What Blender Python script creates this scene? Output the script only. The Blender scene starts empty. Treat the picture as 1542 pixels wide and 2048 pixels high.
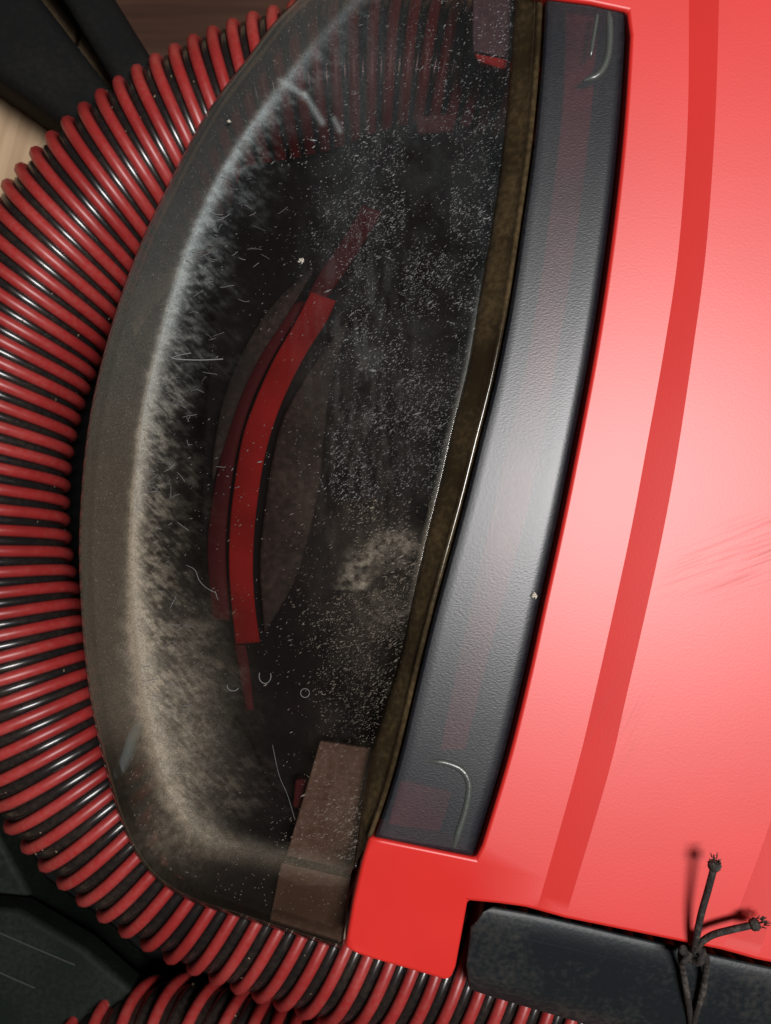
import bpy, bmesh, math, random
import numpy as np
from mathutils import Vector

scene = bpy.context.scene
# ------------------------------------------------------------------ camera, world, lamp, exposure
S = 0.18 / 1542.0          # metres per photo pixel on the plane of the red shell (z = 0)
D = 0.205                  # camera height above that plane
FLOOR = -0.0760

cam_d = bpy.data.cameras.new("camera")
cam = bpy.data.objects.new("camera", cam_d)
scene.collection.objects.link(cam)
cam.location = (0, 0, D)
cam_d.sensor_fit = 'VERTICAL'
cam_d.sensor_height = 24.0
cam_d.lens = 24.0 * D / (2048 * S)
cam_d.clip_start = 0.005
cam_d.clip_end = 50
cam_d.dof.use_dof = True
cam_d.dof.focus_distance = D + 0.002
cam_d.dof.aperture_fstop = 11.0
scene.camera = cam

world = bpy.data.worlds.new("World")
scene.world = world
world.use_nodes = True
bg = world.node_tree.nodes["Background"]
bg.inputs[0].default_value = (0.60, 0.46, 0.36, 1)
bg.inputs[1].default_value = 0.045

def area_lamp(name, loc, target, size, power, col, shape='DISK', size_y=None):
    ld = bpy.data.lights.new(name, 'AREA')
    ld.shape = shape
    ld.size = size
    if size_y: ld.size_y = size_y
    ld.energy = power
    ld.color = col
    lo = bpy.data.objects.new(name, ld)
    scene.collection.objects.link(lo)
    lo.location = loc
    lo.rotation_euler = (Vector(target) - Vector(loc)).to_track_quat('-Z', 'Y').to_euler()
    return lo
area_lamp("ceiling_lamp", (0.42, 0.04, 1.5), (0, 0, 0), 0.30, 31.0, (1.0, 0.975, 0.965), 'RECTANGLE', 0.60)

scene.view_settings.view_transform = 'Standard'
scene.view_settings.look = 'None'
scene.view_settings.exposure = 0.0
scene.view_settings.gamma = 1.0
scene.cycles.transparent_max_bounces = 16
scene.cycles.max_bounces = 8

rnd = random.Random(7)
rng = np.random.default_rng(7)

# ------------------------------------------------------------------ helpers
def W(px, py, z=0.0):
    k = S * (D - z) / D
    return Vector(((px - 771) * k, -(py - 1024) * k, z))

def link(o, parent=None):
    scene.collection.objects.link(o)
    if parent is not None:
        o.parent = parent
        o.location = -Vector(parent.get("base", (0, 0, 0)))
    return o

def mesh_obj(name, verts, faces, mats, parent=None, smooth=True):
    me = bpy.data.meshes.new(name)
    me.from_pydata([tuple(v) for v in verts], [], faces)
    for m in (mats if isinstance(mats, list) else [mats]):
        me.materials.append(m)
    if smooth:
        me.polygons.foreach_set("use_smooth", [True] * len(me.polygons))
    me.update()
    o = bpy.data.objects.new(name, me)
    return link(o, parent)

def fix_normals(o):
    bm = bmesh.new(); bm.from_mesh(o.data)
    bmesh.ops.recalc_face_normals(bm, faces=bm.faces)
    bm.to_mesh(o.data); bm.free()

def thing(name, label, cat, loc, group=None):
    o = bpy.data.objects.new(name, None)
    o.empty_display_size = 0.01
    scene.collection.objects.link(o)
    o.location = loc
    o["base"] = list(loc)
    o["label"] = label; o["category"] = cat
    if group: o["group"] = group
    return o

def catmull(pts, n, per=24):
    """smooth curve through pts (any dimension), n points evenly spaced along it"""
    P = np.array(pts, float)
    Q = np.vstack([2 * P[0] - P[1], P, 2 * P[-1] - P[-2]])
    out = []
    for i in range(1, len(Q) - 2):
        p0, p1, p2, p3 = Q[i - 1], Q[i], Q[i + 1], Q[i + 2]
        for t in np.linspace(0, 1, per, endpoint=False):
            out.append(0.5 * ((2 * p1) + (-p0 + p2) * t + (2 * p0 - 5 * p1 + 4 * p2 - p3) * t * t
                              + (-p0 + 3 * p1 - 3 * p2 + p3) * t ** 3))
    out.append(Q[-2])
    C = np.array(out)
    L = np.concatenate([[0], np.cumsum(np.linalg.norm(np.diff(C, axis=0), axis=1))])
    u = np.linspace(0, L[-1], n)
    return np.stack([np.interp(u, L, C[:, k]) for k in range(C.shape[1])], 1)

def loft(rails):
    """rails: list of lists of Vectors, all the same length"""
    n = len(rails[0]); verts = []; faces = []
    for r in rails: verts += list(r)
    for a in range(len(rails) - 1):
        for i in range(n - 1):
            faces.append((a * n + i, a * n + i + 1, (a + 1) * n + i + 1, (a + 1) * n + i))
    return verts, faces

def tube(path, rad, seg=10, caps=True):
    """path: list of Vectors, rad: number or list"""
    n = len(path); verts = []; faces = []
    up = Vector((0.13, 0.21, 0.97)).normalized()
    prev = None
    for i in range(n):
        t = (path[min(i + 1, n - 1)] - path[max(i - 1, 0)]).normalized()
        if prev is None:
            a = t.cross(up)
            if a.length < 1e-3: a = t.cross(Vector((1, 0, 0)))
            a.normalize()
        else:
            a = (prev - t * prev.dot(t)).normalized()
        prev = a
        b = t.cross(a)
        r = rad[i] if hasattr(rad, '__len__') else rad
        for k in range(seg):
            th = 2 * math.pi * k / seg
            verts.append(path[i] + a * (r * math.cos(th)) + b * (r * math.sin(th)))
    for i in range(n - 1):
        for k in range(seg):
            k2 = (k + 1) % seg
            faces.append((i * seg + k, i * seg + k2, (i + 1) * seg + k2, (i + 1) * seg + k))
    if caps:
        faces.append(tuple(range(seg))[::-1])
        faces.append(tuple((n - 1) * seg + k for k in range(seg)))
    return verts, faces

def slab(name, pts, thick, mat, parent=None, bevel=0.0, seg=3):
    """closed polygon of Vectors (its top) given a thickness downwards, edges bevelled"""
    n = len(pts)
    v = list(pts) + [p - Vector((0, 0, thick)) for p in pts]
    f = [tuple(range(n)), tuple(range(2 * n - 1, n - 1, -1))]
    f += [(i, i + n, (i + 1) % n + n, (i + 1) % n) for i in range(n)]
    o = mesh_obj(name, v, f, mat, parent, smooth=False)
    fix_normals(o)
    if bevel:
        m = o.modifiers.new("bevel", 'BEVEL'); m.width = bevel; m.segments = seg
        m.limit_method = 'ANGLE'; m.angle_limit = math.radians(40)
        m.harden_normals = False
        o.data.polygons.foreach_set("use_smooth", [True] * len(o.data.polygons))
        w = o.modifiers.new("wn", 'WEIGHTED_NORMAL'); w.keep_sharp = False
    return o

def vnoise(x, y, seed=0):
    """smooth value noise, arrays in, about 0..1 out"""
    r = np.random.default_rng(seed).random((256, 256))
    xi = np.floor(x).astype(int); yi = np.floor(y).astype(int)
    fx = x - xi; fy = y - yi
    fx = fx * fx * (3 - 2 * fx); fy = fy * fy * (3 - 2 * fy)
    g = lambda a, b: r[a % 256, b % 256]
    return (g(xi, yi) * (1 - fx) * (1 - fy) + g(xi + 1, yi) * fx * (1 - fy)
            + g(xi, yi + 1) * (1 - fx) * fy + g(xi + 1, yi + 1) * fx * fy)

def n1d(x, y, seed, T={}):
    if seed not in T: T[seed] = np.random.default_rng(seed).random((256, 256)).tolist()
    r = T[seed]; xi, yi = math.floor(x), math.floor(y); fx, fy = x - xi, y - yi
    fx = fx * fx * (3 - 2 * fx); fy = fy * fy * (3 - 2 * fy)
    g = lambda a, b: r[a % 256][b % 256]
    return g(xi, yi) * (1 - fx) * (1 - fy) + g(xi + 1, yi) * fx * (1 - fy) + g(xi, yi + 1) * (1 - fx) * fy + g(xi + 1, yi + 1) * fx * fy

def fbm(x, y, seed=0, octs=4):
    s = 0; a = 0.5; tot = 0
    for k in range(octs):
        s = s + a * vnoise(x * 2 ** k, y * 2 ** k, seed + k); tot += a; a *= 0.55
    return s / tot

# ------------------------------------------------------------------ materials
def new_mat(name):
    m = bpy.data.materials.new(name); m.use_nodes = True
    nt = m.node_tree
    return m, nt, nt.nodes["Principled BSDF"], nt.nodes["Material Output"]

def node(nt, kind, **kw):
    n = nt.nodes.new(kind)
    for k, v in kw.items():
        if k.startswith("in_"):
            n.inputs[k[3:].replace("_", " ")].default_value = v
        else: setattr(n, k, v)
    return n

def plastic(name, col, rough, bump=0.0, scale=900, spec=0.5, var=0.06, dust=0.0, dust_col=(0.42, 0.36, 0.30), dist=0.0002,
            stretch=(1, 1, 1), rot=0.0, coat=0.0):
    m, nt, p, out = new_mat(name)
    tc = node(nt, 'ShaderNodeTexCoord')
    big = node(nt, 'ShaderNodeTexNoise', in_Scale=45.0, in_Detail=4.0)
    nt.links.new(tc.outputs['Object'], big.inputs['Vector'])
    hsv = node(nt, 'ShaderNodeHueSaturation')
    hsv.inputs['Color'].default_value = (*col, 1)
    mr = node(nt, 'ShaderNodeMapRange')
    mr.inputs['To Min'].default_value = 1 - var; mr.inputs['To Max'].default_value = 1 + var
    mr.inputs['From Min'].default_value = 0.3; mr.inputs['From Max'].default_value = 0.7
    nt.links.new(big.outputs['Fac'], mr.inputs['Value'])
    nt.links.new(mr.outputs[0], hsv.inputs['Value'])
    base = hsv.outputs['Color']
    if dust:
        fine = node(nt, 'ShaderNodeTexNoise', in_Scale=700.0, in_Detail=3.0)
        nt.links.new(tc.outputs['Object'], fine.inputs['Vector'])
        mul = node(nt, 'ShaderNodeMath', operation='MULTIPLY')
        nt.links.new(fine.outputs['Fac'], mul.inputs[0]); nt.links.new(big.outputs['Fac'], mul.inputs[1])
        rm = node(nt, 'ShaderNodeMapRange')
        rm.inputs['From Min'].default_value = 0.2; rm.inputs['From Max'].default_value = 0.42
        rm.inputs['To Min'].default_value = 0.0; rm.inputs['To Max'].default_value = dust
        nt.links.new(mul.outputs[0], rm.inputs['Value'])
        mx = node(nt, 'ShaderNodeMix', data_type='RGBA')
        nt.links.new(rm.outputs[0], mx.inputs['Factor'])
        nt.links.new(base, mx.inputs[6]); mx.inputs[7].default_value = (*dust_col, 1)
        base = mx.outputs[2]
    nt.links.new(base, p.inputs['Base Color'])
    p.inputs['Roughness'].default_value = rough
    p.inputs['Specular IOR Level'].default_value = spec
    p.inputs['Coat Weight'].default_value = coat
    p.inputs['Coat Roughness'].default_value = 0.12
    if bump:
        mp = node(nt, 'ShaderNodeMapping')
        mp.inputs['Scale'].default_value = stretch
        mp.inputs['Rotation'].default_value = (0, 0, rot)
        nt.links.new(tc.outputs['Object'], mp.inputs['Vector'])
        nz = node(nt, 'ShaderNodeTexNoise', in_Scale=float(scale), in_Detail=2.0, in_Roughness=0.55)
        nt.links.new(mp.outputs[0], nz.inputs['Vector'])
        bp = node(nt, 'ShaderNodeBump', in_Strength=bump, in_Distance=dist)
        nt.links.new(nz.outputs['Fac'], bp.inputs['Height'])
        nt.links.new(bp.outputs[0], p.inputs['Normal'])
    return m

M_RED = plastic("red_textured_plastic", (0.63, 0.021, 0.016), 0.43, bump=0.13, scale=1700, spec=0.74, var=0.03,
                dist=0.0001)
def scuff(mat, px, py, rx, ry, ang, amount):
    """a rubbed mark: long streaks, duller and darker than the shell"""
    nt = mat.node_tree; p = nt.nodes["Principled BSDF"]
    c = W(px, py, 0.004)
    tc = node(nt, 'ShaderNodeTexCoord'); mp = node(nt, 'ShaderNodeMapping', vector_type='TEXTURE')
    mp.inputs['Location'].default_value = (c.x, c.y, 0.0); mp.inputs['Rotation'].default_value = (0, 0, ang); mp.inputs['Scale'].default_value = (rx * S, ry * S, 1)
    nt.links.new(tc.outputs['Object'], mp.inputs['Vector'])
    gr = node(nt, 'ShaderNodeTexGradient', gradient_type='SPHERICAL'); nt.links.new(mp.outputs[0], gr.inputs['Vector'])
    m2 = node(nt, 'ShaderNodeMapping'); m2.inputs['Scale'].default_value = (0.7, 9, 1)
    nt.links.new(mp.outputs[0], m2.inputs['Vector'])
    nz = node(nt, 'ShaderNodeTexNoise', in_Scale=1.6, in_Detail=5.0, in_Distortion=0.5); nt.links.new(m2.outputs[0], nz.inputs['Vector'])
    mr = node(nt, 'ShaderNodeMapRange'); mr.inputs['From Min'].default_value = 0.48; mr.inputs['From Max'].default_value = 0.72
    nt.links.new(nz.outputs['Fac'], mr.inputs['Value'])
    mu = node(nt, 'ShaderNodeMath', operation='MULTIPLY'); nt.links.new(gr.outputs['Fac'], mu.inputs[0]); nt.links.new(mr.outputs[0], mu.inputs[1])
    m3 = node(nt, 'ShaderNodeMath', operation='MULTIPLY', use_clamp=True); nt.links.new(mu.outputs[0], m3.inputs[0]); m3.inputs[1].default_value = amount
    mx = node(nt, 'ShaderNodeMix', data_type='RGBA'); nt.links.new(m3.outputs[0], mx.inputs['Factor'])
    nt.links.new(p.inputs['Base Color'].links[0].from_socket, mx.inputs[6]); mx.inputs[7].default_value = (0.20, 0.03, 0.025, 1)
    nt.links.new(mx.outputs[2], p.inputs['Base Color'])
    ro = node(nt, 'ShaderNodeMath', operation='MULTIPLY_ADD'); nt.links.new(m3.outputs[0], ro.inputs[0]); ro.inputs[1].default_value = 0.25
    if p.inputs['Roughness'].links: nt.links.new(p.inputs['Roughness'].links[0].from_socket, ro.inputs[2])
    else: ro.inputs[2].default_value = p.inputs['Roughness'].default_value
    nt.links.new(ro.outputs[0], p.inputs['Roughness'])
scuff(M_RED, 1520, 1105, 230, 90, 0.35, 0.55)
scuff(M_RED, 1250, 1450, 160, 90, 1.1, 0.25)
M_STRIP = plastic("black_pebbled_plastic", (0.010, 0.012, 0.017), 0.33, bump=0.24, scale=2500, spec=0.62,
                  dust=0.03, dist=0.00012, stretch=(0.55, 1, 1), rot=-0.5)
def see_through(mat, amount, col):
    nt = mat.node_tree; p = nt.nodes["Principled BSDF"]; out = nt.nodes["Material Output"]
    tr = node(nt, 'ShaderNodeBsdfTransparent'); tr.inputs[0].default_value = (*col, 1)
    mx = node(nt, 'ShaderNodeMixShader'); mx.inputs[0].default_value = amount
    nt.links.new(p.outputs[0], mx.inputs[1]); nt.links.new(tr.outputs[0], mx.inputs[2]); nt.links.new(mx.outputs[0], out.inputs['Surface'])
see_through(M_STRIP, 0.32, (0.85, 0.75, 0.75))
M_BLACK = plastic("black_plastic", (0.006, 0.006, 0.006), 0.8, bump=0.15, scale=700, spec=0.10, dust=0.01)
M_HANDLE = plastic("dusty_black_plastic", (0.010, 0.013, 0.015), 0.45, bump=0.3, scale=1200, spec=0.3, dust=0.06)
M_HOSE = plastic("black_hose_rubber", (0.010, 0.009, 0.009), 0.24, bump=0.03, scale=300, spec=0.6, dust=0.05,
                 dust_col=(0.30, 0.20, 0.13))
M_RIB = plastic("red_hose_spiral", (0.27, 0.020, 0.019), 0.40, bump=0.15, scale=400, spec=0.5, var=0.22, dust=0.07)
M_INNER = plastic("black_inner_housing", (0.006, 0.006, 0.008), 0.6, spec=0.2, var=0.3, dust=0.02)
M_GREY = plastic("smoky_grey_plastic", (0.042, 0.043, 0.040), 0.8, var=0.15, dust=0.2)
M_BRUSHRED = plastic("red_seal_rubber", (0.50, 0.040, 0.038), 0.9, spec=0.05, var=0.35)
M_DARKRED = plastic("deep_red_plastic", (0.11, 0.010, 0.016), 0.8, var=0.15)
M_TAB = plastic("dusty_brown_tab", (0.20, 0.13, 0.085), 0.6, bump=0.5, scale=900, var=0.2, dust=0.5)
M_TABTOP = plastic("dull_violet_tab", (0.115, 0.072, 0.10), 0.5, bump=0.3, scale=900, var=0.1, dust=0.2)
M_AMBER = plastic("amber_brown_edge", (0.032, 0.022, 0.011), 0.11, bump=0.04, scale=700, spec=0.5, var=0.35, dust=0.2,
                  dust_col=(0.25, 0.17, 0.08))
M_CORD = plastic("black_braided_elastic", (0.022, 0.018, 0.016), 0.75, bump=0.9, scale=1500, spec=0.3, dust=0.25, dist=0.0004)
M_GLINT_LINT = plastic("pale_glint_and_lint", (0.19, 0.19, 0.19), 0.9, spec=0.1, var=0.4)
M_GLINT_DUST = plastic("tan_glint_and_dust", (0.19, 0.16, 0.13), 0.9, spec=0.1, var=0.3)
M_RIDGE_GLINT = plastic("grey_ridge_and_glint", (0.06, 0.066, 0.06), 0.3, bump=0.4, scale=900, spec=0.6)
M_CASE = plastic("dark_green_black_plastic", (0.005, 0.008, 0.006), 0.7, bump=0.2, scale=500, spec=0.12, dust=0.02)
M_GRIT = plastic("tan_grit", (0.22, 0.17, 0.12), 0.9, spec=0.1, var=0.4)
M_PALE = plastic("pale_edge", (0.045, 0.048, 0.042), 0.8, spec=0.1)
M_SHEET = plastic("black_sheet", (0.005, 0.005, 0.005), 0.95, bump=0.4, scale=600, spec=0.03, var=0.3)
M_RAIL = plastic("dull_red_inner_plastic", (0.34, 0.03, 0.04), 0.8, spec=0.1, var=0.5)
M_BLUE = plastic("pale_blue_reflection", (0.42, 0.66, 0.72), 0.5, var=0.2)

def window_material(name, tint, outer):
    m, nt, p, out = new_mat(name)
    nt.nodes.remove(p)
    tr = node(nt, 'ShaderNodeBsdfTransparent'); tr.inputs[0].default_value = (*tint, 1)
    if not outer:
        nt.links.new(tr.outputs[0], out.inputs['Surface'])
        return m
    tc = node(nt, 'ShaderNodeTexCoord')
    gl = node(nt, 'ShaderNodeBsdfAnisotropic'); gl.inputs['Roughness'].default_value = 0.09
    gl.inputs['Color'].default_value = (1, 1, 1, 1)
    pb = node(nt, 'ShaderNodeTexNoise', in_Scale=1000.0, in_Detail=2.0)
    nt.links.new(tc.outputs['Object'], pb.inputs['Vector'])
    at = node(nt, 'ShaderNodeAttribute', attribute_name='pebble')
    pm = node(nt, 'ShaderNodeMath', operation='MULTIPLY')
    nt.links.new(pb.outputs['Fac'], pm.inputs[0]); nt.links.new(at.outputs['Fac'], pm.inputs[1])
    bp = node(nt, 'ShaderNodeBump', in_Strength=0.10, in_Distance=0.0001)
    nt.links.new(pm.outputs[0], bp.inputs['Height'])
    fr = node(nt, 'ShaderNodeFresnel', in_IOR=1.45)
    nt.links.new(bp.outputs[0], fr.inputs['Normal']); nt.links.new(bp.outputs[0], gl.inputs['Normal'])
    m1 = node(nt, 'ShaderNodeMixShader')
    nt.links.new(fr.outputs[0], m1.inputs[0]); nt.links.new(tr.outputs[0], m1.inputs[1]); nt.links.new(gl.outputs[0], m1.inputs[2])
    du = node(nt, 'ShaderNodeAttribute', attribute_name='dust')
    co = node(nt, 'ShaderNodeAttribute', attribute_name='warm')
    nz = node(nt, 'ShaderNodeTexNoise', in_Scale=2600.0, in_Detail=4.0, in_Roughness=0.75)
    nt.links.new(tc.outputs['Object'], nz.inputs['Vector'])
    mr = node(nt, 'ShaderNodeMapRange')
    mr.inputs['From Min'].default_value = 0.30; mr.inputs['From Max'].default_value = 0.72
    mr.inputs['To Min'].default_value = 0.45; mr.inputs['To Max'].default_value = 1.55
    nt.links.new(nz.outputs['Fac'], mr.inputs['Value'])
    mu = node(nt, 'ShaderNodeMath', operation='MULTIPLY', use_clamp=True)
    nt.links.new(du.outputs['Fac'], mu.inputs[0]); nt.links.new(mr.outputs[0], mu.inputs[1])
    cm = node(nt, 'ShaderNodeMix', data_type='RGBA')
    nt.links.new(co.outputs['Fac'], cm.inputs['Factor'])
    cm.inputs[6].default_value = (0.30, 0.34, 0.34, 1); cm.inputs[7].default_value = (0.33, 0.275, 0.205, 1)
    df = node(nt, 'ShaderNodeBsdfDiffuse'); nt.links.new(cm.outputs[2], df.inputs['Color'])
    m2 = node(nt, 'ShaderNodeMixShader')
    nt.links.new(mu.outputs[0], m2.inputs[0]); nt.links.new(m1.outputs[0], m2.inputs[1]); nt.links.new(df.outputs[0], m2.inputs[2])
    nt.links.new(m2.outputs[0], out.inputs['Surface'])
    return m
M_WIN = window_material("smoked_window", (0.52, 0.46, 0.45), True)
M_WIN_IN = window_material("smoked_window_inside", (0.88, 0.86, 0.85), False)

def wood(name, c1, c2, rot):
    m, nt, p, out = new_mat(name)
    tc = node(nt, 'ShaderNodeTexCoord'); mp = node(nt, 'ShaderNodeMapping')
    mp.inputs['Rotation'].default_value = (0, 0, rot); mp.inputs['Scale'].default_value = (1, 12, 1)
    nt.links.new(tc.outputs['Object'], mp.inputs['Vector'])
    nz = node(nt, 'ShaderNodeTexNoise', in_Scale=22.0, in_Detail=6.0, in_Distortion=0.6)
    nt.links.new(mp.outputs[0], nz.inputs['Vector'])
    cr = node(nt, 'ShaderNodeValToRGB')
    cr.color_ramp.elements[0].position = 0.3; cr.color_ramp.elements[0].color = (*c1, 1)
    cr.color_ramp.elements[1].position = 0.7; cr.color_ramp.elements[1].color = (*c2, 1)
    nt.links.new(nz.outputs['Fac'], cr.inputs[0]); nt.links.new(cr.outputs[0], p.inputs['Base Color'])
    p.inputs['Roughness'].default_value = 0.6; p.inputs['Specular IOR Level'].default_value = 0.2
    return m
M_FLOOR = wood("tan_floor_wood", (0.30, 0.20, 0.12), (0.42, 0.30, 0.19), 1.2)
M_BROWN = wood("dark_brown_wood", (0.026, 0.010, 0.005), (0.045, 0.019, 0.010), 0.5)

# ------------------------------------------------------------------ floor of planks (setting)
SZ = 1.2
fl = mesh_obj("floor", [(-SZ, -SZ, FLOOR - 0.004), (SZ, -SZ, FLOOR - 0.004), (SZ, SZ, FLOOR - 0.004), (-SZ, SZ, FLOOR - 0.004)],
              [(0, 1, 2, 3)], M_BROWN, None, False)
fl["kind"] = "structure"
PLW = 0.075
pl_me = None
for k in range(-7, 8):
    a = math.radians(76)                       # the boards run up the picture, leaning a little
    if pl_me is None:
        first = slab("plank", [Vector((-SZ, -PLW / 2 + .0006, 0)), Vector((SZ, -PLW / 2 + .0006, 0)), Vector((SZ, PLW / 2 - .0006, 0)),
                               Vector((-SZ, PLW / 2 - .0006, 0))], 0.0035, M_FLOOR, fl, 0.0008, 2)
        pl_me = first.data; o = first
    else:
        o = first.copy(); scene.collection.objects.link(o); o.parent = fl
    off = k * PLW + 0.02
    o.location = (-math.sin(a) * off, math.cos(a) * off, FLOOR)
    o.rotation_euler = (0, 0, a)

# ------------------------------------------------------------------ the vacuum cleaner
vac = thing("vacuum_cleaner", "red vacuum cleaner with dusty smoked window and black pebbled trim, ringed by the hose",
            "vacuum cleaner", (0.02, 0.0, FLOOR))

OUT = [(745, -150), (690, -95), (640, -45), (590, 2), (545, 48), (500, 108), (452, 170), (410, 230), (370, 302), (330, 382), (290, 465),
       (255, 552), (225, 642), (200, 732), (180, 825), (167, 920), (160, 1010), (157, 1100), (160, 1200), (167, 1300),
       (180, 1400), (198, 1490), (217, 1562), (240, 1640), (275, 1715), (322, 1768), (392, 1808), (480, 1836), (560, 1862), (684, 1900)]
DST = [(860, -150), (790, -80), (740, -28), (690, 22), (636, 82), (572, 158), (520, 228), (472, 298), (432, 368), (400, 438), (370, 515),
       (345, 595), (320, 685), (300, 765), (285, 845), (275, 930), (268, 1012), (265, 1100), (268, 1200), (278, 1300),
       (292, 1400), (308, 1480), (326, 1550), (352, 1612), (395, 1660), (445, 1686), (560, 1715), (702, 1748)]
LFT = [(1034, -150), (1030, -20), (1020, 130), (1005, 290), (985, 440), (960, 580), (935, 730), (905, 850), (880, 960), (855, 1060),
       (830, 1170), (800, 1310), (770, 1410), (745, 1500), (725, 1600), (706, 1735)]
RGT = [(1088, -150), (1084, 0), (1077, 130), (1062, 290), (1041, 440), (1015, 610), (985, 760), (955, 880), (925, 1000), (895, 1110),
       (865, 1220), (840, 1320), (800, 1490), (772, 1590), (742, 1676)]
SRT = [(1262, -150), (1256, -30), (1253, 30), (1243, 200), (1228, 365), (1205, 545), (1180, 705), (1150, 865), (1115, 1040), (1080, 1200),
       (1045, 1360), (1005, 1520), (947, 1712)]

NT = 680
out_c = catmull(OUT, NT); dst_c = catmull(DST, NT); lft_c = catmull(LFT, NT)
# rim fractions (0 at the outer edge, 1 at the dust line) and face fractions
def rim_z(f): return -0.0168 + (f - 0.23) / 0.77 * 0.0063
rim = [(0.0, -0.0265), (0.012, -0.0205), (0.045, -0.0192), (0.11, -0.0183), (0.20, -0.0175), (0.23, -0.0168)] + \
      [(f, rim_z(f)) for f in np.linspace(0.28, 1.0, 16)]
NS = 150
face_s = list((np.linspace(0, 1, NS)[1:]) ** 1.35) + [1.015]
def face_z(s): return -0.0105 + 0.0002 * math.sin(math.pi * s) + 0.0037 * s
rows_px = []; rows_z = []; row_kind = []
for f, z in rim:
    rows_px.append(out_c + (dst_c - out_c) * f); rows_z.append(z); row_kind.append(('r', f))
for s in face_s:
    rows_px.append(dst_c + (lft_c - dst_c) * s); rows_z.append(face_z(s)); row_kind.append(('f', s))
verts = []
for r, z in zip(rows_px, rows_z):
    verts += [W(p[0], p[1], z) for p in r]
nR = len(rows_px); faces = []
for a in range(nR - 1):
    for i in range(NT - 1):
        faces.append((a * NT + i, a * NT + i + 1, (a + 1) * NT + i + 1, (a + 1) * NT + i))
win = mesh_obj("window", verts, faces, [M_WIN, M_WIN_IN], vac)
if win.data.polygons[len(faces) // 2].normal.z < 0: win.data.flip_normals()
so = win.modifiers.new("thickness", 'SOLIDIFY'); so.thickness = 0.0018; so.offset = -1; so.material_offset = 1; so.material_offset_rim = 0
win["label"] = "smoked clear window with dust and a painted warm reflection along its curved rim"

# dust film measured from the dust line (px), d > 0 towards the middle, d < 0 on the rim
PX = np.concatenate(rows_px)
ddist = []
for r, (k, f) in zip(rows_px, row_kind):
    L = np.linalg.norm(r - dst_c, axis=1)
    ddist.append(L if k == 'f' else -L)
ddist = np.concatenate(ddist)
X, Y = PX[:, 0], PX[:, 1]
isrim = ddist < 0
n1 = fbm(X / 26, Y / 26, 1); n2 = fbm(X / 9, Y / 60, 11); n3 = fbm(X / 70, Y / 22, 21); n4 = fbm(X / 8, Y / 8, 31, 3); n5 = fbm(X / 120, Y / 120, 41)
ss = lambda a, b, x: np.clip((x - a) / (b - a), 0, 1) ** 2 * (3 - 2 * np.clip((x - a) / (b - a), 0, 1))
low = ss(1050, 1350, Y); onleft = 1 - ss(330, 520, X) * ss(1560, 1660, Y)
wob = (n1 - 0.5) * 16
core = np.where(ddist >= 0, np.exp(-((ddist + wob) / (20 + 10 * low)) ** 2), np.exp(-(ddist / (9 + 16 * low)) ** 2))
n6 = fbm(X / 20, Y / 9, 61, 3); n7 = fbm((X + Y) / 30, (X - Y) / 6, 71, 3)
tail_w = 30 + 75 * fbm(X / 60, Y / 45, 81, 3) + 45 * low
tail = np.where(ddist >= 0, np.exp(-(ddist / tail_w) ** 2), np.exp(-(ddist / (18 + 30 * low)) ** 2)) * (0.16 + 1.3 * ss(0.42, 0.70, n1 * 0.30 + n6 * 0.35 + n7 * 0.35))
streng = ss(60, 260, Y) * 0.55 + 0.25 + 0.35 * ss(300, 650, Y)
dust = core * (0.42 + 0.35 * n4) * streng * (0.45 + 0.55 * onleft) + tail * 0.33 * streng * onleft
dust *= 1 - 0.45 * ss(1200, 1600, Y)
peb0 = ss(560, 700, X + 60 * (n5 - .5)) * ss(150, 300, Y)
# general film, blotchy wiped areas; rim film mixes dust with a painted warm reflection
dust += np.where(isrim, (0.19 + 0.06 * n1) * (1 - 0.93 * ss(1380, 1580, Y)) * (0.55 + 0.45 * ss(200, 700, Y)), 0.004 + 0.040 * peb0 * ss(0.30, 0.75, n5 * .6 + n1 * .4))
# tan fuzz round the lower corner
g = np.exp(-(((X - 350) / 90) ** 2 + ((Y - 1470) / 190) ** 2)); dust += 0.28 * g * (0.3 + n4)
g = np.exp(-(((X - 330) / 70) ** 2 + ((Y - 1680) / 45) ** 2)); dust += 0.16 * g * n4 * 1.5
# powdery streaks down the pebbled middle
dust += 0.07 * np.exp(-(((X - 720) / 90) ** 2 + ((Y - 760) / 330) ** 2)) * ss(0.4, 0.75, n2)
dust += 0.06 * np.exp(-(((X - 720) / 130) ** 2 + ((Y - 130) / 110) ** 2)) * (0.5 + n2)
# swirl of a wiping finger
rx, ry = (X - 800) / 105, (Y - 1180) / 105
rr = np.hypot(rx, ry); an = np.arctan2(-ry, rx)
sw = np.exp(-((rr - 0.92) / 0.16) ** 2) * ss(0.9, 1.5, an) * (1 - ss(2.9, 3.5, an)) * (X < 862)
sw = np.exp(-((rr - 0.90 + (n1 - .5) * .5) / 0.22) ** 2) * ss(0.9, 1.6, an) * (1 - ss(2.9, 3.5, an)) * (X < 862)
dust += 0.42 * sw * ss(0.18, 0.85, n4) * (0.4 + 1.2 * n1); dust += 0.10 * np.exp(-((rr - 0.55) / 0.35) ** 2) * ss(0.4, 0.8, fbm(rr * 14, an * 2 + 9, 51)) * (X < 862)
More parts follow.
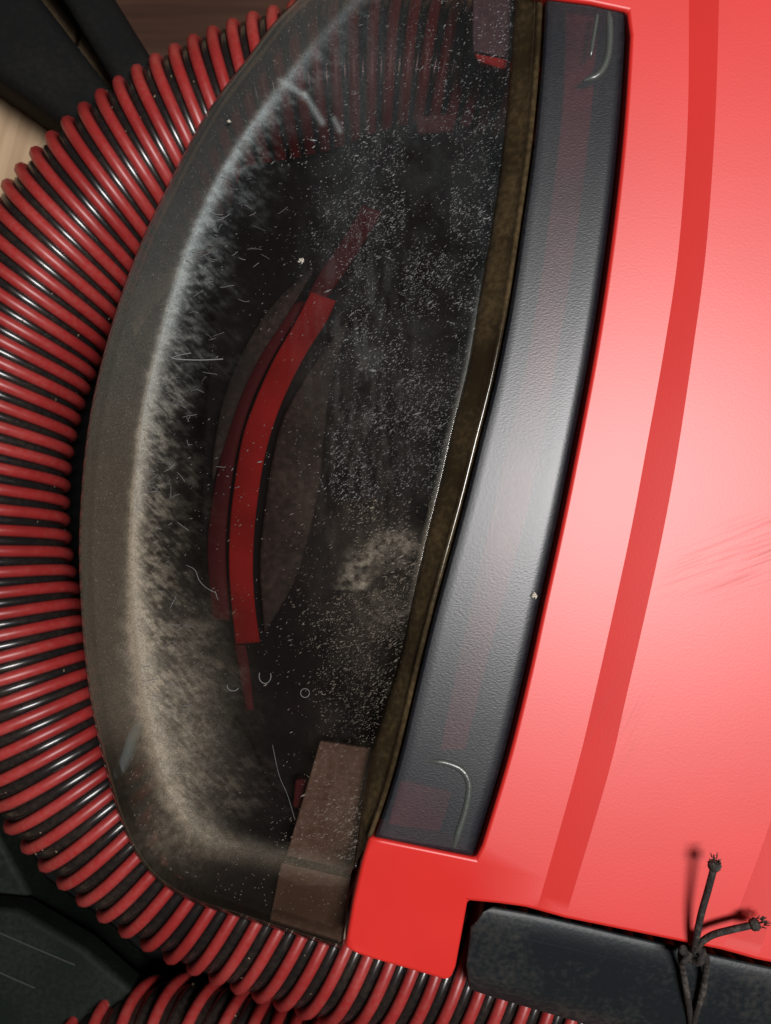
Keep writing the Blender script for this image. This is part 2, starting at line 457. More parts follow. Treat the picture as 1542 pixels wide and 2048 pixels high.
# short scratches
def seg_mask(x0, y0, x1, y1, w):
    dx, dy = x1 - x0, y1 - y0
    t = np.clip(((X - x0) * dx + (Y - y0) * dy) / (dx * dx + dy * dy), 0, 1)
    return np.exp(-(np.hypot(X - x0 - t * dx, Y - y0 - t * dy) / w) ** 2)
for x0, y0, x1, y1, w, a in [(560, 160, 610, 190, 6, .35), (610, 190, 645, 245, 6, .35), (668, 238, 680, 262, 5, .3)]:
    dust += a * seg_mask(x0, y0, x1, y1, w)
dL = np.concatenate([np.linalg.norm(r - lft_c, axis=1) for r in rows_px])
dust += 0.30 * np.exp(-(dL / 5) ** 2) * ss(500, 750, Y) * (1 - ss(1080, 1250, Y)) * ~isrim
dust += 0.02 * ss(60, 0, Y - 250 + 0 * X) * ~isrim * (X > 500) * (0.5 + n2)  # haze painted over the top to veil the hose behind
dust = np.clip(dust, 0, 0.85)
warm = np.clip(ss(350, 1150, Y) * 0.9 + np.where(isrim, 0.25, 0) + (n1 - .5) * .2, 0, 1)
peb = ss(560, 700, X + 60 * (n5 - .5)) * ss(150, 300, Y) * ~isrim
for nm, arr in (("dust", dust), ("warm", warm), ("pebble", peb)):
    at = win.data.attributes.new(nm, 'FLOAT', 'POINT')
    at.data.foreach_set("value", np.ascontiguousarray(arr, dtype=np.float32))

def on_face(i, s):
    p = dst_c[i] + (lft_c[i] - dst_c[i]) * s
    return p, face_z(s)

# pale specks painted in as glints of the pebbled face
sv, sf = [], []; tv, tf = [], []
def speck(px, py, z, ln, wd, ang, V, F):
    c = W(px, py, z + 0.00012)
    dx, dy = math.cos(ang) * ln * S / 2, math.sin(ang) * ln * S / 2
    nx, ny = -math.sin(ang) * wd * S / 2, math.cos(ang) * wd * S / 2
    b = len(V)
    V += [c + Vector((-dx, -dy, 0)), c + Vector((nx, ny, 0)), c + Vector((dx, dy, 0)), c + Vector((-nx, -ny, 0)), c + Vector((0, 0, wd * S * 0.5))]
    F += [(b, b + 3, b + 4), (b + 3, b + 2, b + 4), (b + 2, b + 1, b + 4), (b + 1, b, b + 4)]
cnt = 0
while cnt < 15000:
    i = rnd.randrange(NT - 1); s = rnd.random() ** 0.8; fi = rnd.random()
    (px, py), z = on_face(i, s); (px2, py2), _z = on_face(i + 1, s); px += (px2 - px) * fi; py += (py2 - py) * fi
    if px < 330 or py < 0 or py > 1720: continue
    dens = 1 / (1 + math.exp(-(px - 640) / 45.0)) * (0.25 + 0.75 * min(1, max(0, (py - 180) / 250)))
    dens = max(dens, 0.05)
    if py > 1250: dens *= max(0.25, 1 - (py - 1250) / 330)
    if 810 < px < 900 and 280 < py < 470: dens *= 0.12
    if 540 < px < 660 and 600 < py < 1200: dens *= 0.35
    cl = n1d(px / 60, py / 60, 77) * .6 + n1d(px / 17, py / 17, 78) * .4
    dens *= min(1, max(0.06, (cl - 0.22) * 2.2))
    if rnd.random() > dens: continue
    big = rnd.random() < 0.06
    sz = math.exp(rnd.gauss(-0.50, 0.42))
    ln = sz * rnd.uniform(3, 7.5) * (1.5 if big else 1); wd = sz * rnd.uniform(0.8, 1.7) * (1.4 if big else 1)
    if py > 1000: speck(px, py, z, ln, wd, 0.5 + rnd.gauss(0, 0.35), tv, tf)
    else: speck(px, py, z, ln, wd, 0.55 + rnd.gauss(0, 0.35), sv, sf)
    cnt += 1
for _ in range(700):                                     # the odd mote on the rim
    i = rnd.randrange(20, NT); f = rnd.uniform(0.25, 0.97)
    p = out_c[i] + (dst_c[i] - out_c[i]) * f
    speck(p[0], p[1], rim_z(f) + 0.0002, rnd.uniform(2, 5), rnd.uniform(1, 2), rnd.uniform(0, 3), tv, tf)
o = mesh_obj("glint_and_dust_specks", sv, sf, M_GLINT_LINT, win, False); o.location = (0, 0, 0); o["kind"] = "stuff"
o = mesh_obj("glint_and_dust_specks", tv, tf, M_GLINT_DUST, win, False); o.location = (0, 0, 0); o["kind"] = "stuff"  # tan glint slivers together with real motes on the rim

# hairs and lint along the dust line
lv, lf = [], []
def fz(x, y):
    dx = np.interp(y, dst_c[:, 1], dst_c[:, 0]); lx = np.interp(y, lft_c[:, 1], lft_c[:, 0])
    return face_z(min(1, max(0, (x - dx) / (lx - dx))))
def strand(pts, r, z0):
    path = [W(p[0], p[1], fz(p[0], p[1]) + 0.0003) for p in pts]
    v, f = tube(path, r * S, 4, True)
    b = len(lv); lv.extend(v); lf.extend([tuple(q + b for q in ff) for ff in f])
for _ in range(120):
    y = rnd.uniform(350, 1420)
    i = int(np.argmin(abs(dst_c[:, 1] - y))); x = dst_c[i, 0] + abs(rnd.gauss(0, 62)); y = dst_c[i, 1]
    a = rnd.uniform(-0.7, 0.7) if rnd.random() < 0.8 else rnd.uniform(0, 6.28)
    pts = []; n = rnd.randrange(3, 8); da = rnd.gauss(0, 0.10)
    for k in range(n):
        pts.append((x, y)); x += math.cos(a) * 5; y -= math.sin(a) * 5; a += da + rnd.gauss(0, 0.12)
    strand(pts, rnd.uniform(0.3, 0.6), -0.0076)
strand(catmull([(338, 712), (352, 718), (400, 720), (446, 718)], 14), 1.5, -0.0074)
strand(catmull([(342, 716), (360, 710), (382, 706)], 8), 1.0, -0.0074)
strand(catmull([(372, 1130), (390, 1140), (398, 1160), (412, 1175), (432, 1186)], 14), 0.6, -0.0073)
strand(catmull([(430, 1182), (436, 1200)], 4), 0.7, -0.0073)
strand([(610 + 9 * math.cos(t), 1386 + 9 * math.sin(t)) for t in np.linspace(0, 6.2, 16)], 0.7, -0.0072)
strand([(530 + 12 * math.cos(t), 1352 + 15 * math.sin(t)) for t in np.linspace(-0.4, 3.6, 12)], 0.7, -0.0072)
strand([(466 + 12 * math.cos(t), 1372 + 10 * math.sin(t)) for t in np.linspace(0.4, 3.4, 9)], 0.8, -0.0072)
strand(catmull([(545, 1490), (558, 1550), (575, 1590), (590, 1640)], 14), 0.3, -0.0072)
o = mesh_obj("lint", lv, lf, M_GLINT_LINT, win); o.location = (0, 0, 0); o["kind"] = "stuff"

# amber bevel between the window and the trim
rg = catmull(RGT, 220); lf_ = catmull(LFT, 220)
v, f = loft([[W(p[0], p[1], -0.0115) for p in lf_], [W(p[0] + 1, p[1], -0.0068) for p in lf_], [W(p[0] + 4, p[1], -0.0064) for p in lf_]]
            + [[W(*(lf_[i] + (rg[i] - lf_[i]) * k), -0.0062 + 0.0052 * k) for i in range(220)] for k in (0.1, 0.3, 0.6, 0.80)]
            + [[W(p[0] + q, p[1], z) for p in rg] for q, z in ((-9, -.00135), (-6, -.00105), (-3, -.00100), (0, -.00112), (2, -.0018), (2.5, -.008))])
o = mesh_obj("window_edge_band", v, f, M_AMBER, vac); fix_normals(o)
o["label"] = "amber brown sloping edge band beside the black trim"

# black pebbled trim strip
rt = catmull(RGT, 220); sr = catmull(SRT, 220)
def srow(k, off, z): return [W(*(rt[i] + (sr[i] - rt[i]) * k + np.array([off, 0.0])), z) for i in range(220)]
rows = [srow(0, 4.5, -0.010), srow(0, 5, -0.0018), srow(0, 7, -0.0006), srow(0, 10, -0.0001), srow(0, 14, 0.0)]
rows += [srow(k, 0, 0.0) for k in np.linspace(0.16, 0.88, 8)]
rows += [srow(1, -9, -0.0001), srow(1, -5, -0.0004), srow(1, -2, -0.0012), srow(1, 0, -0.0028), srow(1, 0, -0.012)]
v, f = loft(rows)
n = 220; nr = len(rows)
f.append(tuple(r * n + n - 1 for r in range(nr)))
strip = mesh_obj("trim_strip", v, f, M_STRIP, vac); fix_normals(strip)
strip["label"] = "black pebbled trim strip with raised corner outlines"
def ridge(pts, r):
    path = [W(p[0], p[1], -0.00035) for p in catmull(pts, 40)]
    v, f = tube(path, [r * S * min(1, 0.25 + min(i, 39 - i) / 6) for i in range(40)], 8)
    o = mesh_obj("raised_outline", v, f, M_RIDGE_GLINT, strip); o.location = (0, 0, 0)
ridge([(1217, 20), (1219, 70), (1214, 118), (1196, 150), (1164, 163)], 8)
ridge([(1196, 22), (1188, 70), (1180, 118)], 4.5)
ridge([(850, 1520), (895, 1526), (926, 1542), (938, 1572), (930, 1622), (916, 1665), (907, 1700)], 8)

# red shell: flat facets with sloping steps between them, one mesh, with walls
st1 = catmull([(1378, -150), (1378, 0), (1375, 250), (1357, 500), (1328, 700), (1292, 900), (1264, 1050), (1232, 1200), (1187, 1400), (1150, 1550), (1073, 1822)], 60)
st1b = catmull([(1440, -150), (1438, 0), (1430, 250), (1412, 500), (1386, 700), (1356, 900), (1329, 1050), (1297, 1200), (1251, 1400), (1216, 1550), (1130, 1838)], 60)
st2 = catmull([(1790, -150), (1765, 400), (1690, 1000), (1615, 1370), (1542, 1640), (1445, 1902)], 60)
st2b = catmull([(1850, -150), (1825, 400), (1762, 1000), (1690, 1400), (1600, 1680), (1513, 1921)], 60)
far = catmull([(2100, -150), (2100, 900), (2100, 2040)], 60)
Z1, Z2, Z3 = 0.0012, 0.0034, 0.0058
gap = catmull([(p[0] + 10, p[1] + (4 if i else 0)) for i, p in enumerate(SRT)], 70)
A = [(p[0], p[1], Z1) for p in gap[8:]]                      # down the slot beside the trim
A[-1] = (952, 1717, Z1)
A += [(850, 1697, Z1), (768, 1680, Z1), (738, 1673, Z1 - .0012), (722, 1728, Z1 - .0012), (706, 1800, Z1 - .0012), (694, 1868, Z1 - .0012), (690, 1896, Z1 - .0012),
      (718, 1911, Z1), (760, 1924, Z1), (830, 1944, Z1), (888, 1961, Z1), (903, 1957, Z1), (912, 1935, Z1), (924, 1870, Z1), (936, 1803, Z1), (1000, 1809, Z1), (1050, 1816, Z1)]
A = [(p[0], p[1], p[2] - (max(0, p[1] - 1712) * S * 0.26 if p[0] < 953 else 0)) for p in A]      # the corner lug dips a little
bm = bmesh.new()
def addv(p): return bm.verts.new(W(p[0], p[1], p[2]))
vA = [addv(p) for p in A]
r1 = [addv((p[0], p[1], Z1)) for p in st1]; r2 = [addv((p[0], p[1], Z2)) for p in st1b]
r3 = [addv((p[0], p[1], Z2)) for p in st2]; r4 = [addv((p[0], p[1], Z3)) for p in st2b]
r5 = [addv((p[0], p[1], Z3)) for p in far]
# bridge over the top end of the trim
topA = [addv((1060, -150, Z1)), addv((1070, -20, Z1)), addv((1085, -6, Z1)), addv((1180, 6, Z1)), addv((gap[8][0] - 6, 22, Z1))]
k0 = next(i for i, p in enumerate(A) if p[1] > 34)
for v_ in vA[:k0]: bm.verts.remove(v_)
vA = vA[k0:]
fA = bm.faces.new(topA + vA + r1[::-1])
for i in range(59):
    for a_, b_ in ((r1, r2), (r2, r3), (r3, r4), (r4, r5)):
        bm.faces.new((a_[i], a_[i + 1], b_[i + 1], b_[i]))
bmesh.ops.recalc_face_normals(bm, faces=bm.faces)
if fA.normal.z < 0: bmesh.ops.reverse_faces(bm, faces=bm.faces)
be = [e for e in bm.edges if e.is_boundary]
ex = bmesh.ops.extrude_edge_only(bm, edges=be)
for g_ in ex['geom']:
    if isinstance(g_, bmesh.types.BMVert):
        zz = g_.co.z; g_.co.z = -0.0125
bmesh.ops.recalc_face_normals(bm, faces=bm.faces)
for rr_ in (r1, r2, r3, r4):
    for i in range(59):
        e_ = bm.edges.get((rr_[i], rr_[i + 1]))
        if e_: e_.smooth = False
bmesh.ops.triangulate(bm, faces=[f_ for f_ in bm.faces if len(f_.verts) > 4])
me = bpy.data.meshes.new("body_shell"); bm.to_mesh(me); bm.free()
me.materials.append(M_RED)
shell = link(bpy.data.objects.new("body_shell", me), vac)
b_ = shell.modifiers.new("bevel", 'BEVEL'); b_.width = 0.0011; b_.segments = 4; b_.limit_method = 'ANGLE'; b_.angle_limit = math.radians(50)
me.polygons.foreach_set("use_smooth", [True] * len(me.polygons))
shell.modifiers.new("wn", 'WEIGHTED_NORMAL').keep_sharp = True
shell["label"] = "matt red shell with two sloping step stripes"

bp_rows = [srow(0.0, 12, -0.0118), srow(0.5, 0, -0.0114), srow(1.0, -4, -0.0118)]
v, f = loft(bp_rows); v2 = [p - Vector((0, 0, 0.002)) for p in v]; nb = len(v)
f = f + [tuple(i + nb for i in q[::-1]) for q in f]
o = mesh_obj("trim_backing", v + v2, f, M_INNER, vac)

# inner housing under the window (dark), down to the floor
hp = [(480, 330), (640, 300), (900, 240), (1250, 420), (1400, 800), (1420, 1150), (1300, 1500), (1000, 1650), (760, 1640), (560, 1600), (500, 1500),
      (440, 1340), (400, 1150), (395, 950), (410, 700), (440, 500)]
hc = catmull(hp + [hp[0]], 90)[:-1]
slab("inner_housing", [W(p[0], p[1], -0.021) for p in hc], 0.0548, M_INNER, vac, 0.002)

slab("base", [W(809 + 640 * math.cos(a), 1010 + 650 * math.sin(a), -0.050) for a in np.linspace(0, 2 * math.pi, 72, endpoint=False)][::-1], 0.0258, M_INNER, vac, 0.003)

slab("under_tray", [W(p[0], p[1], z) for p, z in zip([(330, 1480), (300, 1640), (345, 1745), (420, 1792), (560, 1838), (672, 1872), (700, 1700), (600, 1560), (450, 1440)], [-.0215] * 9)][::-1], 0.002, M_INNER, vac, 0.0004)

def ribbon(name, left, right, z, thick, mat, n=50, z_slope=0.0):
    a = catmull(left, n); b = catmull(right, n)
    rows = [[W(*a[i], z - thick) for i in range(n)], [W(*a[i], z - 0.0003 + z_slope) for i in range(n)], [W(*(a[i] * .93 + b[i] * .07), z + z_slope) for i in range(n)],
            [W(*(a[i] * .5 + b[i] * .5), z + .0001) for i in range(n)],
            [W(*(a[i] * .07 + b[i] * .93), z) for i in range(n)], [W(*b[i], z - 0.0003) for i in range(n)], [W(*b[i], z - thick) for i in range(n)]]
    v, f = loft(rows)
    f.append(tuple(r * n for r in range(7))); f.append(tuple(r * n + n - 1 for r in range(7)))
    o = mesh_obj(name, v, f, mat, vac); fix_normals(o)
    return o
o = ribbon("seal_strip", [(622, 584), (590, 645), (546, 722), (511, 800), (486, 872), (470, 960), (460, 1050), (458, 1130), (462, 1200), (471, 1288)],
       [(672, 602), (652, 645), (608, 715), (566, 800), (538, 880), (521, 960), (509, 1060), (506, 1140), (510, 1210), (520, 1284)], -0.0125, 0.006, M_BRUSHRED)
o["label"] = "curved red strip behind the smoked window"
ribbon("seal_arm", [(725, 410), (690, 470), (640, 545), (615, 590)], [(765, 425), (725, 490), (680, 560), (648, 602)], -0.0150, 0.006, M_DARKRED)
ribbon("seal_arm", [(468, 1290), (478, 1340), (492, 1420)], [(492, 1290), (500, 1340), (508, 1420)], -0.0165, 0.004, M_DARKRED)
ribbon("side_lip", [(575, 610), (520, 700), (475, 800), (445, 900), (425, 1000), (415, 1100), (425, 1240)], [(618, 600), (575, 665), (530, 745), (494, 830), (466, 950), (452, 1100), (462, 1240)], -0.0165, 0.004, M_DARKRED, z_slope=-0.001)
ribbon("inner_rib", [(622, 535), (545, 610), (485, 705), (447, 800), (428, 900), (424, 960)], [(628, 540), (575, 630), (520, 715), (480, 800), (446, 900), (427, 962)], -0.0145, 0.005, M_GREY)
ribbon("inner_rib", [(692, 640), (625, 735), (570, 830), (545, 920), (530, 1020), (520, 1130), (528, 1262)], [(698, 642), (664, 760), (650, 850), (640, 960), (620, 1060), (590, 1160), (533, 1262)], -0.0165, 0.004, M_GREY)
ribbon("red_rail", [(1130, -20), (1125, 200), (1100, 420), (1060, 680), (990, 1000), (920, 1300), (880, 1500)], [(1200, -20), (1185, 200), (1160, 420), (1120, 680), (1060, 1000), (980, 1300), (930, 1500)], -0.004, 0.004, M_RAIL)
slab("red_rail", [W(p[0], p[1], -0.0045) for p in [(800, 1560), (905, 1585), (880, 1665), (775, 1650)]][::-1], 0.004, M_RAIL, vac, 0.0006)

M_DIMMING = window_material("dimming_sheet", (0.86, 0.82, 0.82), False)  # added tinted sheet, only dims the hose seen behind the window
slab("dimming_sheet", [W(p[0], p[1], -0.0190) for p in [(620, -150), (1020, -150), (1005, 230), (880, 240), (640, 295), (500, 300), (470, 330), (560, 190), (650, 90), (740, 0)]][::-1], 0.0012, M_DIMMING, vac)

# tabs seen through the window at its two ends
o = slab("hinge_tab", [W(640, 1482, -0.0112), W(798, 1506, -0.0112), W(768, 1600, -0.0118), W(722, 1690, -0.0120), W(700, 1742, -0.0122), W(572, 1712, -0.0125), W(605, 1600, -0.0118)][::-1], 0.002, M_TAB, vac, 0.0004)
o["label"] = "dusty brown tab under the lower end of the window"
slab("hinge_tab", [W(562, 1726, -0.0132), W(700, 1758, -0.0132), W(690, 1880, -0.0210), W(676, 1889, -0.0215), W(538, 1846, -0.0215)][::-1], 0.002, M_TAB, vac, 0.0004)
o = slab("hinge_tab", [W(944, -120, -0.0100), W(1080, -120, -0.0100), W(1080, 128, -0.0100), W(946, 102, -0.0100)], 0.002, M_TABTOP, vac, 0.0004)
o["label"] = "dull violet tab under the upper end of the window"
slab("tab_edge", [W(948, 106, -0.0104), W(1080, 131, -0.0104), W(1080, 142, -0.0110), W(1000, 136, -0.0110), W(956, 122, -0.0110)], 0.002, M_BRUSHRED, vac, 0.0003)
slab("latch_pad", [W(830, 232, -0.0165), W(915, 225, -0.0165), W(905, 262, -0.0165), W(835, 268, -0.0165)], 0.0045, M_DARKRED, vac, 0.0006)
o = slab("latch_pad", [W(590, 1560, -0.0150), W(640, 1555, -0.0150), W(625, 1625, -0.0150), W(585, 1615, -0.0150)], 0.004, M_DARKRED, vac, 0.0006)
# pale blue piece added as a painted reflection in the lower rim
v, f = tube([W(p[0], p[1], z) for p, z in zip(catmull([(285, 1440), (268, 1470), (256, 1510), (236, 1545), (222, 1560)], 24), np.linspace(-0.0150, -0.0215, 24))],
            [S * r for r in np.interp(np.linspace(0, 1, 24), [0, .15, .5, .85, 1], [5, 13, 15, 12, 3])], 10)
o = mesh_obj("blue_reflection", v, f, M_BLUE, vac)
o["label"] = "small pale blue piece added for a reflection in the rim"

# handle bar below the shell
def hrow(pts, z): return [W(p[0], p[1], z) for p in catmull(pts, 80)]
H_top = [(985, 1812), (1040, 1822), (1120, 1838), (1300, 1880), (1560, 1938), (1900, 2010)]
H_top2 = [(962, 1822), (1030, 1838), (1120, 1856), (1300, 1898), (1560, 1956), (1900, 2030)]
H_cr = [(950, 1846), (1010, 1866), (1120, 1892), (1300, 1932), (1560, 1990), (1900, 2064)]
H_cr2 = [(945, 1856), (1008, 1876), (1118, 1901), (1298, 1942), (1558, 2000), (1898, 2074)]
H_fr = [(930, 1930), (985, 1956), (1090, 1985), (1280, 2040), (1540, 2110), (1880, 2200)]
H_bt = [(938, 1978), (985, 1994), (1080, 2022), (1270, 2078), (1530, 2160), (1870, 2260)]
rows = [hrow(H_top, -0.016), hrow(H_top, -0.0060), hrow(H_top2, -0.0056), hrow(H_cr, -0.0061), hrow(H_cr2, -0.0068), hrow(H_fr, -0.0100), hrow(H_bt, -0.0150), hrow(H_bt, -0.022)]
v, f = loft(rows); n = 80
f.append(tuple(r * n for r in range(len(rows)))); f.append(tuple(r * n + n - 1 for r in range(len(rows))))
hd = mesh_obj("handle", v, f, M_HANDLE, vac); fix_normals(hd)
bv = hd.modifiers.new("bevel", 'BEVEL'); bv.width = 0.0007; bv.segments = 4; bv.limit_method = 'ANGLE'; bv.angle_limit = math.radians(38)
v, f = tube([W(p[0], p[1], -0.0063) for p in catmull(H_cr, 60)], 1.3 * S, 6)  # thin pale tube that paints a glint along the crease
o = mesh_obj("crease_glint", v, f, M_RIDGE_GLINT, hd); o.location = (0, 0, 0)
hd["label"] = "black carrying handle bar with a fine crease"

fv, ff_ = [], []
for cx_, cy_, z_, rad, num in ((1069, 1190, 0.0003, 7, 16), (603, 522, fz(603, 522) + .0002, 6, 12), (459, 243, -0.0125, 4, 8)):
    for k in range(num):
        a = rnd.uniform(0, 6.28); c = W(cx_ + rnd.gauss(0, rad * .4), cy_ + rnd.gauss(0, rad * .4), z_ + rnd.uniform(0, .0004))
        q = Vector((math.cos(a), math.sin(a), rnd.uniform(-.2, .4))) * S * rad
        vv, f2 = tube([c - q * .5, c + Vector((0, 0, S)), c + q * .5], [S * .9, S * 1.2, S * .7], 4)
        b = len(fv); fv += vv; ff_ += [tuple(i + b for i in g_) for g_ in f2]
M_FLUFF = plastic("white_fluff", (0.62, 0.56, 0.48), 0.9, spec=0.1)
o = mesh_obj("fluff", fv, ff_, M_FLUFF, vac); o["kind"] = "stuff"

# ------------------------------------------------------------------ hoses
def hose(name, pts_px, zc, rpx, pitch_px, label, group, turns_seg=44, squeeze=((0, 1), (1, 1))):
    k = (D - zc) / D
    C = catmull(pts_px, 900)
    P = np.array([[*W(p[0], p[1], zc)] for p in C])
    L = np.concatenate([[0], np.cumsum(np.linalg.norm(np.diff(P, axis=0), axis=1))])
    R = rpx * S * k; pitch = pitch_px * S * k
    UU = np.linspace(0, L[-1], 400); TT = np.concatenate([[0], np.cumsum(1 / np.interp(UU / L[-1], squeeze[0], squeeze[1]))])[:400] * (UU[1] / (3 * pitch))
    TT = TT + 0.045 * (fbm(UU / 0.012, UU * 0 + 3.3, 5, 3) - 0.5)
    o = thing(name, label, "hose", (float(P[450][0]), float(P[450][1]), FLOOR), group)
    def at(u):
        p = np.array([np.interp(u, L, P[:, j]) for j in range(3)])
        q = np.array([np.interp(min(u + .001, L[-1]), L, P[:, j]) for j in range(3)]) - np.array([np.interp(max(u - .001, 0), L, P[:, j]) for j in range(3)])
        t = Vector(q).normalized(); a = Vector((0, 0, 1)).cross(t).normalized()
        return Vector(p), t, a, t.cross(a)
    rr = pitch * 0.28; lead = 3 * pitch; hand = -1
    r0 = R - rr * 1.7
    v, f = tube([Vector(p) for p in P[::3]], r0, 40, True)
    mesh_obj("tube", v, f, M_HOSE, o)
    def helix(nm, phase, rad_c, prof, mat, squash):
        n = int(L[-1] / lead * turns_seg); V = []; F = []; seg = 8
        for i in range(n + 1):
            u = i / n * L[-1]; th = hand * 2 * math.pi * (np.interp(u, UU, TT)) + phase
            p, t, a, b = at(u)
            rad = (a * math.cos(th) + b * math.sin(th))
            for q in range(seg):
                w = 2 * math.pi * q / seg
                V.append(p + rad * (rad_c + prof * squash * math.cos(w)) + t * (prof * math.sin(w)))
        for i in range(n):
            for q in range(seg):
                q2 = (q + 1) % seg
                F.append((i * seg + q, (i + 1) * seg + q, (i + 1) * seg + q2, i * seg + q2))
        F.append(tuple(range(seg))); F.append(tuple(n * seg + q for q in range(seg))[::-1])
        return mesh_obj(nm, V, F, mat, o)
    for k_ in range(3):                                    # three red wires wound side by side
        helix("spiral_rib", k_ * 2 * math.pi / 3, R - rr, rr, M_RIB, 1.0)
        helix("spiral_groove", (k_ + .5) * 2 * math.pi / 3, R - rr * 2.15, rr * 1.0, M_HOSE, 1.0)
    V = []; F = []
    for _ in range(420):                                   # grit caught between the ribs
        p, t, a, b = at(rnd.uniform(0, L[-1])); th = rnd.uniform(0, 2 * math.pi)
        n_ = a * math.cos(th) + b * math.sin(th); e = n_.cross(t)
        c = p + n_ * (R - rr * 1.08); q = (t * rnd.uniform(-1, 1) + e * rnd.uniform(-1, 1)).normalized(); w = n_.cross(q)
        l_ = S * rnd.uniform(1.5, 4.5); w_ = S * rnd.uniform(1, 2.2); k_ = len(V)
        V += [c - q * l_, c + w * w_, c + q * l_, c - w * w_, c + n_ * w_ * .7, c - n_ * w_]
        F += [(k_, k_ + 1, k_ + 4), (k_ + 1, k_ + 2, k_ + 4), (k_ + 2, k_ + 3, k_ + 4), (k_ + 3, k_, k_ + 4), (k_ + 1, k_, k_ + 5), (k_ + 2, k_ + 1, k_ + 5), (k_ + 3, k_ + 2, k_ + 5), (k_, k_ + 3, k_ + 5)]
    g_ = mesh_obj("grit", V, F, M_GRIT, o, False); g_["kind"] = "stuff"
    return o
ZC = -0.0508
cx, cy, Rc = 809, 1010, 843
main = [(cx + Rc * math.cos(a), cy - Rc * math.sin(a)) for a in np.radians(np.arange(70, 250, 8.0))]
main += [(640, 1850), (780, 1895), (960, 1945), (1200, 2012), (1600, 2125)]
hose("vacuum_hose", main, ZC, 166, 41.5, "red and black ribbed hose curving around the window of the vacuum cleaner", None, squeeze=((0, .12, .3, .42, 1), (.84, .84, .88, 1.03, 1.05)))
low = [(120, 2460), (145, 2290), (225, 2165), (370, 2122), (540, 2175), (760, 2250), (1050, 2335), (1400, 2435)]
hose("vacuum_hose", low, ZC - 0.0006, 160, 41.5, "darker second length of ribbed hose beside the dark case, mostly hidden", None)

# ------------------------------------------------------------------ elastic cord on the handle
cord = thing("elastic_cord", "black braided elastic cord knotted round the handle with two loose ends", "cord", tuple(W(1385, 1900, -0.006)))
def cpiece(name, pts, r, n=40, seg=10):
    C = catmull(pts, n)
    v, f = tube([W(p[0], p[1], p[2]) for p in C], r * S, seg)
    return mesh_obj(name, v, f, M_CORD, cord)
cpiece("loop_strand", [(1378, 1893, .001), (1362, 1905, .0003), (1366, 1940, -.0030), (1374, 1990, -.0055), (1380, 2030, -.008), (1383, 2075, -.0105), (1380, 2110, -.018)], 6.8)
cpiece("loop_strand", [(1396, 1905, .001), (1412, 1915, .0003), (1411, 1950, -.0035), (1402, 1995, -.0058), (1390, 2035, -.0075), (1378, 2080, -.011), (1374, 2112, -.018)], 6.8)
cpiece("loose_end", [(1388, 1900, .0035), (1392, 1880, .0062), (1402, 1830, .0082), (1416, 1780, .0098), (1428, 1735, .0110)], 6.8)
cpiece("loose_end", [(1386, 1902, .0035), (1402, 1885, .0066), (1425, 1870, .0078), (1460, 1860, .0084), (1505, 1850, .0088)], 6.8)
kn = [(1384 + 20 * math.cos(t) * (1 + .2 * math.sin(2 * t)), 1905 + 15 * math.sin(t * 1.5) + 5, 0.0020 + 0.0012 * math.sin(t * 2.3)) for t in np.linspace(0, 4 * math.pi, 18)]
cpiece("knot", kn, 7.2, 90)
for x, y, z, dx, dy in ((1428, 1735, .0110, 3, -14), (1505, 1850, .0088, 14, -4)):
    c0 = W(x, y, z); c1 = W(x + dx, y + dy, z + .0003)
    v, f = tube([c0 + (c1 - c0) * t for t in np.linspace(-.35, 1, 8)], [S * r for r in (8.6, 11, 12.5, 11.5, 13.5, 12, 10, 5)], 10)
    for k in range(24):                                    # frayed threads
        d = (c1 - c0).normalized(); q = Vector((rnd.gauss(0, 1), rnd.gauss(0, 1), rnd.gauss(0, 1))).normalized()
        st = c1 + q * S * 8
        vv, ff = tube([st, st + (d * 1.0 + q * 0.9) * S * rnd.uniform(3, 7)], [S * 1.6, S * .8], 4)
        b = len(v); v += vv; f += [tuple(i + b for i in g_) for g_ in ff]
    mesh_obj("end_tip", v, f, M_CORD, cord)

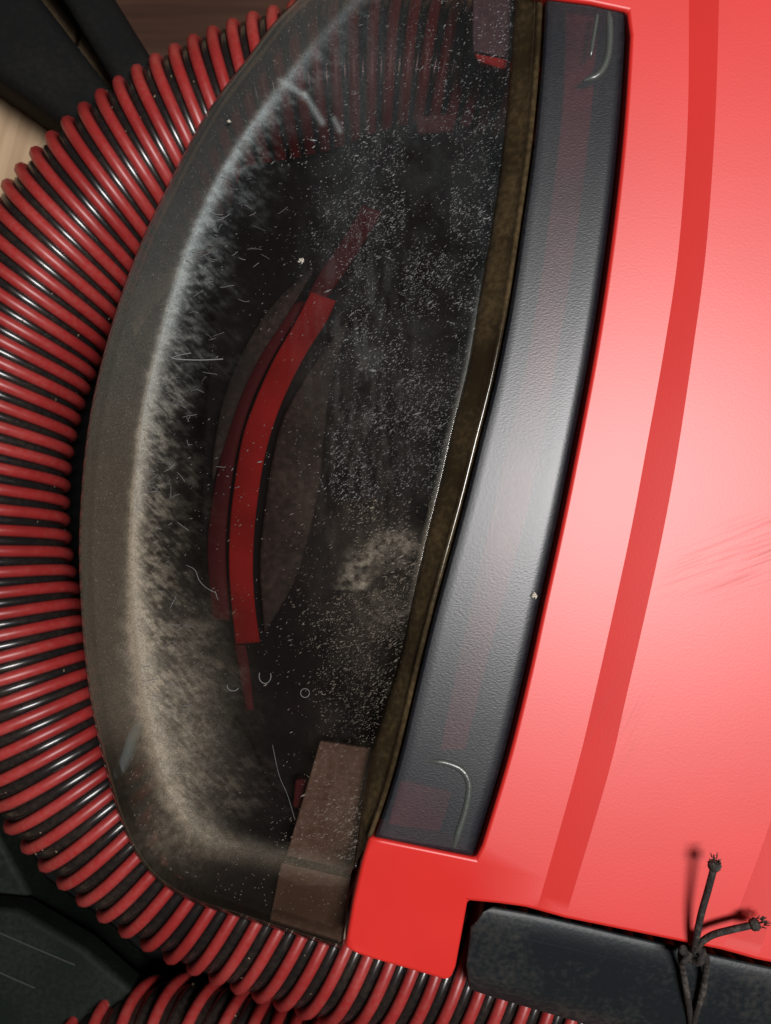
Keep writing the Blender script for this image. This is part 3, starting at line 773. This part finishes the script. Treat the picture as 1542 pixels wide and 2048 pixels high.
# ------------------------------------------------------------------ things on the floor around
def poly_thing(name, pts, z, h, mat, label, cat, bevel):
    o = slab(name, [W(p[0], p[1], z) for p in pts][::-1], h, mat, None, bevel, 4)
    o["label"] = label; o["category"] = cat
poly_thing("furniture_leg", [(-200, -220), (-80, -215), (85, 0), (228, 186), (262, 240), (205, 300), (140, 258), (0, 160), (-200, 20)], -0.045, 0.031, M_BLACK,
           "wide black furniture leg between the bare floorboards and the pale gap", "furniture leg", 0.005)
poly_thing("furniture_leg", [(-30, -200), (125, 0), (236, 183), (275, 245), (345, 190), (312, 130), (232, 0), (110, -200)], -0.040, 0.036, M_BLACK,
           "slim black furniture leg against the dark brown board", "furniture leg", 0.004)
poly_thing("wooden_board", [(205, -30), (300, 130), (440, 210), (700, 210), (900, -300), (60, -300)], -0.066, 0.010, M_BROWN,
           "dark brown wooden board lying behind the hose", "board", 0.001)
mt = slab("dark_floor_sheet", [W(p[0], p[1], FLOOR + 0.0012) for p in [(-500, 620), (-20, 560), (260, 640), (400, 1200), (800, 1500), (1700, 1700), (1900, 2700), (-500, 2700)]], 0.0011, M_SHEET, None)  # thin black sheet added to darken the lower left floor
mt["label"] = "thin black sheet added to darken the floor under the hose and the dark case"; mt["category"] = "mat"  # filed as mat, but only an added dark sheet
cs = thing("plastic_case", "dark plastic case with pale edges beside the hose", "case", tuple(W(40, 2050, FLOOR)))
slab("lid", [W(p[0], p[1], -0.050) for p in [(-300, 1790), (40, 1822), (170, 1900), (330, 2040), (420, 2200), (-300, 2300)]], 0.0105, M_CASE, cs, 0.002)
slab("body", [W(p[0], p[1], -0.0606) for p in [(-330, 1600), (-20, 1640), (60, 1790), (200, 1890), (350, 2030), (440, 2200), (-300, 2310)]], 0.0142, M_CASE, cs, 0.002)
for q in ([(-60, 1842), (0, 1866), (60, 1892), (150, 1930)], [(-60, 1915), (0, 1945), (70, 1976)]):
    v, f = tube([W(p[0], p[1], -0.0499) for p in catmull(q, 20)], 1.8 * S, 6)
    mesh_obj("pale_ridge", v, f, M_PALE, cs)  # thin grey lines laid along the lid
